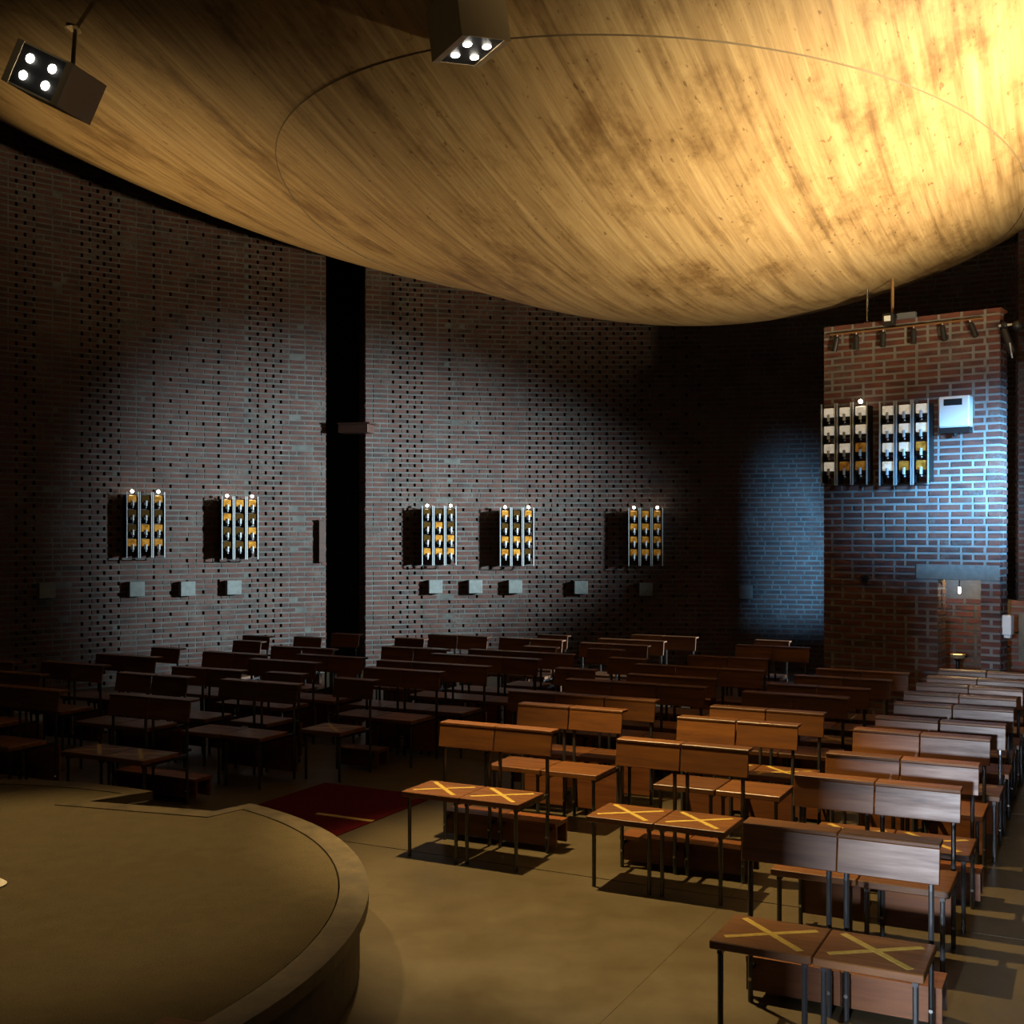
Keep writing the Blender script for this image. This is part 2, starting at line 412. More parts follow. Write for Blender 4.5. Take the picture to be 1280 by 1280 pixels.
for i in range(NR):
    for j in range(NA):
        k=(j+1)%NA; bf.append((i*NA+j,i*NA+k,(i+1)*NA+k,(i+1)*NA+j))
nb=len(bv); bv+=[(x,y,z+.25) for x,y,z in bv]
bf+=[(a+nb,d+nb,c+nb,b+nb) for a,b,c,d in bf]
for j in range(NA):
    k=(j+1)%NA; e=NR*NA; bf.append((e+j,e+k,e+k+nb,e+j+nb))
ceil=link('ceiling',mesh('ceiling',bv,bf,M_conc,True)); ceil['kind']='structure'
# the pour joint: a slightly sunk, oval bead on the underside
sv=[];sf=[];NS=160; Q=[[.06583792,-.01614471],[-.01614471,.0442099]]
tr=(Q[0][0]+Q[1][1])/2; dl=math.sqrt(((Q[0][0]-Q[1][1])/2)**2+Q[0][1]**2); an=.5*math.atan2(2*Q[0][1],Q[0][0]-Q[1][1])
ra,rb=1/math.sqrt(tr+dl),1/math.sqrt(tr-dl)
for i in range(NS):
    t=2*math.pi*i/NS; w0=random.uniform(.004,.013)
    for k,(dr,dz) in enumerate(((-w0,.004),(0,-.010),(w0,.004))):
        p_=(ra+dr)*math.cos(t); q_=(rb+dr)*math.sin(t)
        x=(1.8156+p_*math.cos(an)-q_*math.sin(an))*KS; y=(13.2245+p_*math.sin(an)+q_*math.cos(an))*KS
        sv.append((x,y,bowl(x,y)+dz))
for i in range(NS):
    j=(i+1)%NS
    for k in range(2): sf.append((3*i+k,3*i+k+1,3*j+k+1,3*j+k))
link('pour_joint',mesh('pour_joint',sv,sf,M_seam),ceil)
roof=MB().lathe([(.01,8.65),(RR+.4,8.65),(RR+.4,8.8),(.01,8.8)],64,(RC[0],RC[1],0)).obj('ceiling_roof',M_hole); roof['kind']='structure'
# ------------------------------------------------------------------ brick screen with doorway on the right
SA=(3.63,13.60); SB=(5.16,12.37); SL=Line(SA,SB); SH=59*CH
def scr_u(u):
    k=(u-CX)/F; # intersection with the screen face
    d=SL.d; return (k*SA[1]-SA[0])/(d.x-k*d.y)
def scr_z(u,v): a=scr_u(u); y=SA[1]+SL.d.y*a; return H+(YH-v)/F*y
d0,d1=scr_u(1172),scr_u(1226); dz=scr_z(1200,725); l0=scr_u(1145); lz=26*CH
lz1=scr_z(1200,705.5)
screen=MB()
Mx=Matrix.Translation((SA[0],SA[1],0))@Matrix.Rotation(math.atan2(SL.d.y,SL.d.x),4,'Z')
TK=.24
def panel(P,y0,y1,M,name,m):
    n=len(P); v=[tuple(M@Vector((x,y0,z))) for x,z in P]+[tuple(M@Vector((x,y1,z))) for x,z in P]
    f=[(i,i+n,(i+1)%n+n,(i+1)%n) for i in range(n)]+[tuple(range(n)),tuple(range(n,2*n))[::-1]]
    return link(name,mesh(name,v,f,m))
wscr=panel([(0,0),(d0,0),(d0,dz),(d1,dz),(d1,0),(SL.L,0),(SL.L,SH),(0,SH)],0,TK,Mx,'wall_screen',M_mortar2); wscr['kind']='structure'
def blk(z):
    r=[]
    if z<dz: r.append((d0,d1))
    elif z<lz1: r.append((l0,SL.L))
    return r
brickwork(wscr,SL,SL.L,59,lambda j:[],blk,11,300,mortar=False,bm=M_brick2)
e=Line(SL.pt(SL.L,0,0)[:2],SL.pt(SL.L,-TK,0)[:2])
brickwork(wscr,e,e.L,59,lambda j:[],lambda z:[],12,0,mortar=False,bm=M_brick2)
jd=Line(SL.pt(d0,0,0)[:2],SL.pt(d0,-TK,0)[:2]); brickwork(wscr,jd,jd.L,int(dz/CH),lambda j:[],lambda z:[],16,0,mortar=False,bm=M_brick2)
lin=MB().box(l0+.004,SL.L-.002,-.012,.02,dz,lz1-.004,Mx).obj('lintel',M_plaque,wscr,bevel=.004)
# the brick wall seen through the doorway
na=SL.pt(d0-.65,-1.1,0)[:2]; nb_=SL.pt(d1+.15,-1.1,0)[:2]; NL=Line(na,nb_)
zl=1.34
nm_=MB(); Mn=Matrix.Translation((na[0],na[1],0))@Matrix.Rotation(math.atan2(NL.d.y,NL.d.x),4,'Z')
wn=link('wall_inner',mesh('wall_inner',[tuple(Mn@Vector((x,y,z))) for y in (0,.2) for x,z in ((0,0),(NL.L,0),(NL.L,18*CH),(.92,18*CH),(.92,23*CH),(0,23*CH))],[(0,1,2,3,4,5),(11,10,9,8,7,6)]+[(i,i+6,(i+1)%6+6,(i+1)%6) for i in range(6)],M_mortar)); wn['kind']='structure'
brickwork(wn,NL,NL.L,18,lambda j:[],lambda z:[],13,120,mortar=False,bm=M_brick2)
nl=bpy.data.lights.new('doorway_lamp','POINT'); nl.energy=18; nl.color=(1,.62,.25); nl.shadow_soft_size=.04
o=bpy.data.objects.new('doorway_lamp',nl); C.objects.link(o); o.location=SL.pt((d0*.7+d1*.3),-.55,1.75)
# brick pier at the right edge of the frame
pp=Vector((6.02,13.9,0)); pier=MB().box(0,.62,0,.5,0,6.5,Matrix.Translation(pp)@Matrix.Rotation(-.35,4,'Z')).obj('wall_pier',M_mortar); pier['kind']='structure'
q0=(6.02,13.9); q1=(6.02+.62*math.cos(-.35),13.9+.62*math.sin(-.35)); PLn=Line(q0,q1)
brickwork(pier,PLn,PLn.L,84,lambda j:[],lambda z:[],14,150,mortar=False)
q2=(q0[0]+.5*math.sin(.35),q0[1]+.5*math.cos(.35)); P2=Line(q2,q0)
brickwork(pier,P2,P2.L,84,lambda j:[],lambda z:[],15,0,mortar=False)
# unseen wall behind the photographer, its opening shaped to trim the door daylight
ent=MB(); Me=Matrix.Rotation(-TH,4,'Z')
o=panel([(-9,0),(-.775,0),(-.775,2.80),(2.6,2.80),(2.6,0),(9,0),(9,4.5),(-9,4.5)],-1.75,-1.5,Me,'wall_front_blocker',M_hole); o['kind']='structure'

# ------------------------------------------------------------------ round platform
HD=.38
def dp(u,v): return px(u,v,HD)
import itertools
arcpts=[dp(u,v) for u,v in ((313,1004),(345,1010.8),(382,1021),(426.6,1045.3),(451,1077.8),(457,1102),(454,1130.6),(430.6,1175),(386,1220),(345,1260))]
# circle through the visible rim
def fitc(P):
    n=len(P); sx=sum(p[0] for p in P)/n; sy=sum(p[1] for p in P)/n
    suu=svv=suv=suuu=svvv=suvv=svuu=0
    for x,y in P:
        u=x-sx; v=y-sy; suu+=u*u; svv+=v*v; suv+=u*v; suuu+=u**3; svvv+=v**3; suvv+=u*v*v; svuu+=v*u*u
    a=.5*(suuu+suvv); b=.5*(svvv+svuu); D=suu*svv-suv*suv
    uc=(a*svv-b*suv)/D; vc=(b*suu-a*suv)/D
    return sx+uc, sy+vc, math.sqrt(uc*uc+vc*vc+(suu+svv)/n)
DX,DY,DR=fitc(arcpts)
def ring(scale_in=0.0, n=120):
    """outline of the platform top moved inwards, with the saw-tooth notch at the back"""
    A=Vector(dp(191,989)); Bp=Vector(dp(112,1001.5)); Cc=Vector(dp(268,1013.6)); D_=Vector(dp(313,1004))
    c=Vector((DX,DY))
    aD=math.atan2(D_.y-DY,D_.x-DX); aA=math.atan2(A.y-DY,A.x-DX)
    pts=[]
    if scale_in==0:
        notch=[A,Bp,Cc,D_]
    else:
        k=scale_in
        notch=[A+Vector((-.28,-.10))*k/.22, Bp+Vector((-.30,-.14))*k/.22, Cc+Vector((.0,-.24))*k/.22, D_+Vector((-.02,-.24))*k/.22]
    r=DR-scale_in
    rA=(notch[0]-c).length; rD=(notch[-1]-c).length
    aD=math.atan2(notch[-1].y-DY,notch[-1].x-DX); aA=math.atan2(notch[0].y-DY,notch[0].x-DX)
    tot=2*math.pi-(aA-aD)
    out=[(p.x,p.y) for p in notch]
    for i in range(1,n):
        t=i/n; a=aD-t*tot
        rr=r
        if t<.06: rr=rD+(r-rD)*(t/.06)
        if t>.94: rr=rA+(r-rA)*((1-t)/.06)
        out.append((DX+rr*math.cos(a),DY+rr*math.sin(a)))
    return out
def prism(pts,z0,z1,name,m,parent):
    n=len(pts); v=[(x,y,z0) for x,y in pts]+[(x,y,z1) for x,y in pts]
    f=[(i,i+n,(i+1)%n+n,(i+1)%n) for i in range(n)]+[tuple(range(n,2*n))[::-1]]
    me=mesh(name,v,f,m); 
    bm=bmesh.new(); bm.from_mesh(me); bmesh.ops.recalc_face_normals(bm,faces=bm.faces[:]); bm.to_mesh(me); bm.free()
    return me
plat=empty('altar_platform',(DX,DY,0)); tag(plat,'round raised altar platform with beige carpet and stone border, lower left','platform')
def lc(pts): return [(x-DX,y-DY) for x,y in pts]
outer=lc(ring(0)); inner=lc(ring(.145))
link('riser',prism([(x*.985,y*.985) for x,y in outer],0,HD-.06,'riser',M_riser,plat),plat)
# border slab = ring between outer and inner outlines
n_=len(outer); v=[(x,y,HD-.06) for x,y in outer]+[(x,y,HD) for x,y in outer]+[(x,y,HD) for x,y in inner]+[(x,y,HD-.06) for x,y in inner]
f=[]
for i in range(n_):
    j=(i+1)%n_
    f+=[(i,j,n_+j,n_+i),(n_+i,n_+j,2*n_+j,2*n_+i),(2*n_+i,2*n_+j,3*n_+j,3*n_+i),(3*n_+i,3*n_+j,j,i)]
link('stone_border',mesh('stone_border',v,f,M_stone),plat)
link('carpet',prism([(x*.997,y*.997) for x,y in inner],HD-.05,HD-.004,'carpet',M_loop,plat),plat)
# low step ring at the platform foot
stp=[(x*1.0,y*1.0) for x,y in lc([(DX+(DR+.035)*math.cos(-t*2*math.pi/90),DY+(DR+.035)*math.sin(-t*2*math.pi/90)) for t in range(20,70)])]
# ------------------------------------------------------------------ red runner on the aisle
run=empty('carpet_runner',(0,0,0),-TH); tag(run,'dark red carpet runner in the aisle behind the platform','carpet')
MB().box(-6.02,-4.90,6.32,8.28,.0,.006).obj('runner_pile',M_red,run)
xm=px(395,1016,.013); xn=px(467,1025,.013)
sA=(xm[0]*ex+xm[1]*ey, xm[0]*ey-xm[1]*ex); sB=(xn[0]*ex+xn[1]*ey, xn[0]*ey-xn[1]*ex)
MB().box(sA[1],sB[1],(sA[0]+sB[0])/2-.025,(sA[0]+sB[0])/2+.025,.006,.0075).obj('tape_strip',M_tape,run)

# ------------------------------------------------------------------ chairs
CW=.441; SD=.385; SHT=.44; BT=.814; BB=.665; YB=.512
def bent_tube(P,r,name,m,n=8):
    v=[];f=[]
    for p in P:
        for i in range(n):
            t=2*math.pi*(i+.5)/n; v.append((p[0]+r*math.cos(t),p[1]+r*math.sin(t),p[2]))
    for k in range(len(P)-1):
        for i in range(n): f.append((k*n+i,k*n+(i+1)%n,(k+1)*n+(i+1)%n,(k+1)*n+i))
    f.append(tuple(range(n-1,-1,-1))); f.append(tuple((len(P)-1)*n+i for i in range(n)))
    return mesh(name,v,f,m)
def chair_meshes():
    d={}
    W=CW-.008
    d['seat']=bevel_mesh(MB().box(-W/2,W/2,0,SD,SHT-.036,SHT).mesh('seat',M_wood),.004)
    t=MB(); m=Matrix.Translation((0,YB,BT))@Matrix.Rotation(math.radians(-10),4,'X')
    t.box(-W/2,W/2,0,.018,-.155,-.002,m); d['backrest']=bevel_mesh(t.mesh('backrest',M_wood),.003)
    d['top_ledge']=bevel_mesh(MB().box(-W/2,W/2,YB-.004,YB+.115,BT-.002,BT+.016).mesh('top_ledge',M_wood),.003)
    d['front_leg']=MB().tube((0,0,0),(0,0,SHT-.036),.0125,8).mesh('leg',M_steel)
    d['rear_leg']=bent_tube([(0,0,0),(0,0,BB-.04),(0,.022,BT-.004)],.0125,'leg',M_steel)
    d['side_rail']=MB().box(-.011,.011,.03,YB,SHT-.062,SHT-.037).mesh('side_rail',M_steel)
    pr=[(YB+.065,.03),(YB+.065,.165),(YB+.055,.165),(YB+.055,.19),(YB+.26,.19),(YB+.26,.165),(YB+.25,.165),(YB+.25,.03),(YB+.23,.03),(YB+.23,.163),(YB+.085,.163),(YB+.085,.03)]
    n0=len(pr); vv=[(-W/2,y,z) for y,z in pr]+[(W/2,y,z) for y,z in pr]
    ff=[(i_,(i_+1)%n0,(i_+1)%n0+n0,i_+n0) for i_ in range(n0)]+[tuple(range(n0))[::-1],tuple(range(n0,2*n0))]
    d['kneeler_down']=mesh('kneeler',vv,ff,M_wood2)
    d['kneeler_up']=bevel_mesh(MB().box(-W/2+.03,W/2-.03,YB+.025,YB+.05,.06,.37).mesh('kneeler',M_wood2),.003)
    d['bolt']=MB().tube((0,YB-.016,.11),(0,YB-.010,.11),.009,8).mesh('bolt',M_bolt)
    prb=[(YB,.09),(YB,.165),(YB+.09,.165),(YB+.09,.14),(YB+.03,.14),(YB+.03,.09)]
    vv=[(-.006,y,z) for y,z in prb]+[(.006,y,z) for y,z in prb]
    d['bracket']=mesh('bracket',vv,[(i_,(i_+1)%6,(i_+1)%6+6,i_+6) for i_ in range(6)]+[(5,4,3,2,1,0),(6,7,8,9,10,11)],M_black)
    def strip(a,b,wd,z):
        a=Vector(a); b=Vector(b); dd=(b-a).normalized(); nn=Vector((-dd.y,dd.x))*wd/2
        v=[(a+nn),(b+nn),(b-nn),(a-nn)]; vv=[(p.x,p.y,SHT+.0003) for p in v]+[(p.x,p.y,SHT+z) for p in v]
        return mesh('tape_strip',vv,[(4,7,6,5),(0,4,5,1),(1,5,6,2),(2,6,7,3),(3,7,4,0)],M_tape)
    d['tape1']=strip((-.17,.075),(.17,.325),.032,.0010); d['tape2']=strip((-.16,.345),(.16,.045),.032,.0018)
    for k_ in ('tape1','tape2'): pass
    return d
CMH=chair_meshes()
def chair(x,y,rz,label,group,tape,down,full=True):
    o=empty('kneeler_chair',(x,y,0),rz); tag(o,label,'chair',group)
    P=lambda n,m,loc=(0,0,0): link(n,CMH[m],o,loc)
    P('seat','seat'); P('backrest','backrest'); P('top_ledge','top_ledge')
    for sx in (-1,1):
        P('leg','front_leg',(sx*(CW/2-.041),.044,0)); P('leg','rear_leg',(sx*(CW/2-.041),YB+.004,0)); P('side_rail','side_rail',(sx*(CW/2-.041),0,0))
    P('kneeler','kneeler_down' if down else 'kneeler_up')
    for sx in (-1,1): P('bracket','bracket',(sx*(CW/2-.041),0,0)); P('bolt','bolt',(sx*(CW/2-.041),0,0))
    if tape: P('tape_strip','tape1'); P('tape_strip','tape2')
    return o
ordn=['first','second','third','fourth','fifth','sixth','seventh','eighth','ninth','tenth','eleventh','twelfth','thirteenth','fourteenth','fifteenth','sixteenth']
seats={1:['single'],2:['left-hand','right-hand'],3:['left','middle','right']}
SPEC=[]
def row(l,r,desc,group,tape=False,custom=None,nmax=3):
    """l, r: pixels of the two ends of the front edge of the row's back rests"""
    a=Vector(px(*l,BT)); b=Vector(px(*r,BT)); n=max(1,min(nmax,round((b-a).length/CW)))
    mid=(a+b)/2; t=mid.x*ey-mid.y*ex; s_=mid.x*ex+mid.y*ey-YB
    for i in range(n):
        lab=custom[i] if custom else desc.replace('@',seats[n][i])
        SPEC.append([s_,t+(i-(n-1)/2)*CW,lab,group,tape])
def build_chairs():
    done=[]
    for c in SPEC:
        ok=True
        for d in done:
            if abs(c[1]-d[1])<CW-.003 and abs(c[0]-d[0])<.30: ok=False
            elif abs(c[1]-d[1])<CW-.003 and abs(c[0]-d[0])<.60:
                c[0]=d[0]+(.605 if c[0]>d[0] else -.605)
        for d in done:
            if abs(c[1]-d[1])<CW-.003 and abs(c[0]-d[0])<.595: ok=False
        if ok: done.append(c)
    for c in done:
        clear=all(not(abs(c[1]-d[1])<CW+.03 and 0<d[0]-c[0]<.80) for d in done)
        x,y=st(c[0]+random.uniform(-.004,.004),c[1]+random.uniform(-.002,.002))
        o=chair(x,y,-TH+random.uniform(-.004,.004),c[2],c[3],c[4],c[4] and clear)
        if -6.5<c[1]<-4.4 and c[0]<8.27 and c[0]+.8>6.3: o.location.z=.006
GR='chairs in the right-hand column'; GM='chairs in the middle column'; GL='chairs in the column beside the aisle'; GB='chairs in the dark block left of the aisle'; GF='chairs at the back near the curved wall'
R=[((927.6,1031),(1176.5,1062)),((992.5,970),(1202,993.7)),((1032,945),(1223.7,960)),((1069,915),(1234.7,926)),((1096.4,902),(1249.5,912)),((1123.7,881.7),(1259.7,889.5)),((1138,868),(1262,876)),((1154,857.5),(1269,864)),((1166,849.2),(1276,855)),((1178,841.5),(1285,847.5))]
CR={0:['nearest wooden chair, taped yellow X on dark seat, front row left','nearest wooden chair at the right, taped X, pale daylight on its backrest'],
    2:['taped chair with shaded backrest, third row of the right column','taped chair with bright orange knotty backrest, third row of right column']}
for i,(l,r) in enumerate(R):
    row(l,r,f'varnished @ wooden chair in the {ordn[i]} row of the right column',GR,i%2==0,CR.get(i))
Mm=[((771.6,926),(935.6,941)),((850.3,897.5),(995.5,911.3)),((888,885.5),(1026.5,896.6)),((931.3,866.7),(1055.5,875.7)),((960.6,859),(1077,866)),((993.8,846.4),(1112,853)),((1022,838),(1133,844))]
CM={0:['orange lit front chair of the middle column with yellow X, left of pair','orange lit front chair of the middle column with yellow X, right of pair']}
for i,(l,r) in enumerate(Mm):
    row(l,r,f'@ wooden chair in the {ordn[i]} row of the middle column',GM,i in (0,2,4),CM.get(i))
Ll=[((549.6,904),(691.6,918)),((648.4,881.6),(777.5,891.4)),((633,866),(817,879.8)),((709.7,851.4),(877,861.9)),((770,845),(904.5,852.7)),((801,834),(942,839)),((859,821.5),(960,826))]
CL={0:['front chair beside the red runner with yellow X, left of pair','front chair near the red runner with yellow X, right of pair']}
for i,(l,r) in enumerate(Ll):
    row(l,r,f'dim @ wooden chair in the {ordn[i]} row right of the aisle',GL,i in (0,),CL.get(i))
Bb=[((-30,861.5),(88,863.5)),((128.9,871.3),(246,876.4)),((146.5,844),(232.4,848.2)),((273.4,851.8),(373,857.7)),((405,849.5),(478.5,853.7)),((213,835.4),(302.7,840.9)),((336,843),(420,848)),
    ((312,826.5),(393,830)),((255,816.6),(328.7,820.5)),((363,820.5),(455,824.5)),((346,810.0),(407.8,813)),((475,827.5),(604.4,835.4)),((460,833.5),(566,841.6)),((-40,841),(60,845)),((40,829),(140,834)),((110,819),(205,824)),((180,811),(270,815)),((-60,826),(20,829))]
desc=['at far left, half cut by the frame','taped front row by the platform notch','row behind the taped front row by the notch','second row right of the taped front row','taped row edge nearest the red runner',
 'third row left of the column slot','third row beside the runner','fourth row under the left sconces','fifth row under the right-hand sconce','fourth row below the dark slot','fifth row below the dark slot','long row right of the slot with pale papers','row right of the slot in front of the paper row',
 'second row at far left edge','third row at far left','fourth row at far left','fifth row at far left','third row cut by the left edge']
for (l,r),d_ in zip(Bb,desc):
    row(l,r,'dark @ wooden chair, '+d_,GB,d_.startswith('taped'))
Ff=[((544.4,819.4),(666,826)),((584.7,815.3),(700,821.9)),((480.6,810.6),(553.8,813.4)),((446,814),(516,816.8)),((640,809.7),(705,811.8)),((626.9,798.8),(700,802)),((542.5,794.7),(601.6,797.5)),((488,798.4),(540,800)),
    ((653,796),(712,798.2)),((782,795),(876.6,798.3)),((738.5,800.4),(838,803)),((728,804.5),(818,806.8)),((690,811),(777,814)),((920,808),(1011,811.5)),((935,801.5),(995,803.5)),((304,796),(335.6,797)),((360.6,797.7),(408,798.6)),((289,801.5),(340,803)),((398,795),(440,796.5)),((720,822),(800,826)),((700,838),(790,842))]
fd=['below the first sconce right of the slot','below the second sconce right of the slot','just right of the slot foot','in front of the slot foot','left of the shiny legs','under the third plaque right of the slot','highest backrest silhouetted against bricks','against the bricks right of the slot',
    'against bricks below the fourth plaque','furthest back, shiny end leg under the amber sconce','second from the back with shiny end leg','third from the back with shiny legs','fourth from the back with shiny legs','by the brick screen with shiny end legs','behind the shiny end legs by the brick screen','far back below the left sconces','far back just left of the slot','far back left, lower silhouette','far back hidden by the slot foot','in the middle of the shiny legs','in front of the shiny legs']
for (l,r),d_ in zip(Ff,fd):
    row(l,r,'dark @ back-row chair, '+d_,GF,False)
build_chairs()
# ------------------------------------------------------------------ glass sconces
SCW,SCH,SCD=.56,.93,.15
def sconce(loc,rz,label,glass,bulbs):
    o=empty('wall_sconce',loc,rz); tag(o,label,'sconce','glass block wall sconces')
    pw=SCW/3
    for c in range(3):
        x=-SCW/2+pw*(c+.5)
        for sx in (-1,1):
            xx=x+sx*(pw/2-.012)
            MB().box(xx-.006,xx+.006,-SCD-.05,-SCD-.035,0,SCH).obj('rail',M_chrome,o)
            MB().box(xx-.002,xx+.002,-SCD-.034,-.02,.03,SCH-.04).obj('side_plate',M_black,o)
        MB().box(x-pw/2+.012,x+pw/2-.012,-SCD-.05,-SCD-.035,-.012,.0).obj('foot_bar',M_black,o)
        for r in range(4):
            z=.11+r*.205
            g=glass(c,r)
            MB().box(x-.058,x+.058,-SCD-.032,-SCD+.05,z+.055,z+.155).obj('glass_block',g,o,bevel=.006)
            MB().box(x-.062,x+.062,-SCD-.005,-SCD+.08,z+.02,z+.052).obj('block_tray',M_black,o)
            MB().box(x-.064,x+.064,-SCD,-SCD+.08,z+.157,z+.168).obj('block_cap',M_black,o)
            h=MB().tube((x+.004,-SCD-.045,z+.005),(x+.004,-SCD-.045,z+.082),.016,8).obj('lamp_holder',M_holder,o)
            MB().sphere((x+.008,-SCD-.03,z-.014),.010,8,6).obj('holder_tip',M_holder,h)
    for z in (.12,.72): MB().box(-SCW/2+.02,SCW/2-.02,-.02,-.004,z,z+.03).obj('wall_bracket',M_black,o)
    for c in bulbs:
        x=-SCW/2+pw*(c+.5)
        MB().sphere((x,-SCD-.02,SCH+.005),.023,12,8).obj('bulb',M_bulb,o,smooth=True)
    return o
am=lambda c,r: M_amber
def clr(c,r): return M_amber if (r==0 and c>0) or (r==1 and c>1) else M_clear_glow
def amk(k):
    r_=random.Random(k); t={(c,r):r_.random() for c in range(3) for r in range(4)}
    return lambda c,r: M_amber if (k==5 or t[c,r]<(.45 if r>1 else .65)*(1.1 if k<3 else .62)+(.3 if k>2 and r==0 and c>0 else 0)) else M_smoke
def wall_at(u,v,off=0):
    p=phi_u(u); r=RR-off; x=RC[0]+r*math.sin(p); y=RC[1]+r*math.cos(p)
    yy=RC[1]+RR*math.cos(p); return (x,y,H+(YH-v)/F*yy), -p
for u,v,lab,bl in ((176,697,'amber glass sconce with two bulbs, far left of the curved wall',(0,2)),(295,699,'amber glass sconce with two bulbs, left of the dark slot',(0,2)),
                (546,706,'amber glass sconce with two bulbs, first right of the slot',(0,2)),(644,707,'amber glass sconce with two bulbs, second right of the slot',(0,2)),(806,707,'bright amber glass sconce, nearest to the brick screen',(0,2))):
    kk_=globals().get('kk_',0)+1; l,rz=wall_at(u,v,.02); sconce(l,rz,lab,amk(kk_),bl)
srz=math.atan2(SL.d.y,SL.d.x)
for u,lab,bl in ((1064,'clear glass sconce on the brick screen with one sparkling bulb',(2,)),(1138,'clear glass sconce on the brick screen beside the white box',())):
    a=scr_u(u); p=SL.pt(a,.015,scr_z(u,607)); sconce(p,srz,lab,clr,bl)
# ------------------------------------------------------------------ plaques
pl_l=['leftmost square concrete plaque, almost in the dark','square concrete plaque below the leftmost sconce','square concrete plaque between the two left sconces','square concrete plaque below the sconce beside the slot',
 'square concrete plaque, first right of the slot','square concrete plaque, second right of the slot','square concrete plaque, third right of the slot','square concrete plaque midway between two sconces','square concrete plaque below the bright amber sconce','lone square concrete plaque nearest the brick screen']
pq=[(55,738),(168,736),(232,735.5),(290,734),(543,733),(593,733),(643,733),(725.5,734),(807,736.5),(932,740)]
for (u,v),lab in zip(pq,pl_l):
    l,rz=wall_at(u,v,.0)
    o=MB().box(-.108,.108,-.12,-.004,-.105,.105).obj('wall_plaque',M_plaque,None,l,rz,bevel=.006); tag(o,lab,'plaque','square wall plaques')
# ------------------------------------------------------------------ beam and board by the slot
l,rz=wall_at(441,543,.12); bm_=empty('slot_beam',l,rz-.6); tag(bm_,'short wooden beam sticking out across the tall dark slot','beam')
MB().box(-.18,.30,-.22,.06,0,.13).obj('beam_body',M_woodd,bm_,bevel=.004)
MB().box(-.19,.34,-.24,.08,.13,.155).obj('beam_cap',M_woodd,bm_,bevel=.003)
MB().box(-.189,-.181,-.21,.05,.005,.125).obj('end_panel',M_wood2,bm_)
l,rz=wall_at(401,703,.03); o=empty('wall_board',l,rz); tag(o,'slim dark red upright board left of the slot','board')
MB().box(-.045,.045,-.05,0,0,.64).obj('board_panel',M_woodd,o,bevel=.003); MB().box(-.05,.05,-.055,.0,.64,.655).obj('board_cap',M_woodd,o)
# ------------------------------------------------------------------ hanging box lamps
def box_lamp(name,loc,R3,w_,d_,h_,label,anchor,power,angle,tgt):
    """open end looks along local -z; R3: 3x3 rotation"""
    o=empty(name,loc); o.rotation_euler=R3.to_euler(); tag(o,label,'lamp','hanging box lamps')
    t=.012; a,b_=w_/2,d_/2
    def rg(a,b,z): return [(-a,-b,z),(a,-b,z),(a,b,z),(-a,b,z)]
    v=rg(a,b_,h_)+rg(a,b_,0)+rg(a-t,b_-t,0)+rg(a-t,b_-t,h_-t); f=[(0,1,2,3)]
    for k in range(3):
        for i in range(4): f.append((4*k+i,4*k+4+i,4*k+4+(i+1)%4,4*k+(i+1)%4))
    f.append((12,15,14,13))
    link('housing',mesh('housing',v,f,M_brass),o)
    MB().box(-a+t,a-t,-b_+t,b_-t,.002,.012).obj('lamp_plate',M_black,o)
    for sx in (-1,1):
        MB().box(sx*w_/2-(.05 if sx>0 else 0),sx*w_/2+(.05 if sx<0 else 0),-d_/2,d_/2,-.006,0).obj('edge_strip',M_brass,o)
    for sx in (-1,1):
        for sy in (-1,1):
            MB().sphere((sx*w_*.2,sy*d_*.2,.0),.030,12,8,.4).obj('reflector_lamp',M_lamp,o,smooth=True)
    mw=o.matrix_basis if False else Matrix.Translation(loc)@R3.to_4x4()
    inv=mw.inverted(); an_=inv@Vector(anchor)
    MB().tube((0,0,h_-.01),tuple(an_),.016,10).obj('hanger_rod',M_black,o)
    dn=inv.to_3x3()@Vector((0,0,1))
    MB().tube(tuple(an_),tuple(an_-dn*.03),.085,16,.03).obj('ceiling_rose',M_brass,o)
    s=spot('box_lamp_light',tuple(mw@Vector((0,0,-.15))),tgt,power,WARM,angle,.6,.05)
    return o
# lamp seen from below at the top edge
LY=7.55; nc=pxd(577.5,43,LY)
e1=Vector((.0991,.0585,0)).normalized(); 
dzl=(663-43)/F*LY; w1=.115*dzl; w2=.135*dzl
e2=Vector((-e1.y,e1.x,0))
R3=Matrix((e1,e2,Vector((0,0,1)))).transposed()
R3=Matrix.Rotation(math.radians(-7),3,'Y')@R3
ctr=Vector(nc)+R3@Vector((w1/2,w2/2,0))
top=ctr+R3@Vector((0,0,.75)); topz=bowl(top.x,top.y)
box_lamp('box_lamp',tuple(ctr),R3,w1,w2,.42,'bronze box lamp at the top centre, open underside with four lamps',(top.x,top.y,topz),2100,56,(ctr.x+1.1,ctr.y-.5,0))
# lamp on the left, tilted so that its open end faces us
L1=Vector(pxd(47,90,7.6))
vd=(L1-Vector((0,0,H))).normalized(); vr=vd.cross(Vector((0,0,1))).normalized(); vu=vr.cross(vd)
zax=(vr*44.5-vu*21.5+vd*65.6).normalized()      # from the open end into the housing
xax=vr*67-vu*23-vd*53; xax=(xax-zax*xax.dot(zax)).normalized(); yax=zax.cross(xax).normalized()
R1=Matrix((xax,yax,zax)).transposed()
yy_=6.0
while pxd(94,36,yy_)[2]<bowl(*pxd(94,36,yy_)[:2]) and yy_<14: yy_+=.02
rs=Vector(pxd(94,36,yy_)); rz_=bowl(rs.x,rs.y)
lp=box_lamp('box_lamp',tuple(L1),R1,.44,.29,.40,'dark box lamp at upper left with four glowing lamps facing us',(rs.x,rs.y,rz_),900,50,(-2.6,6.3,.4))
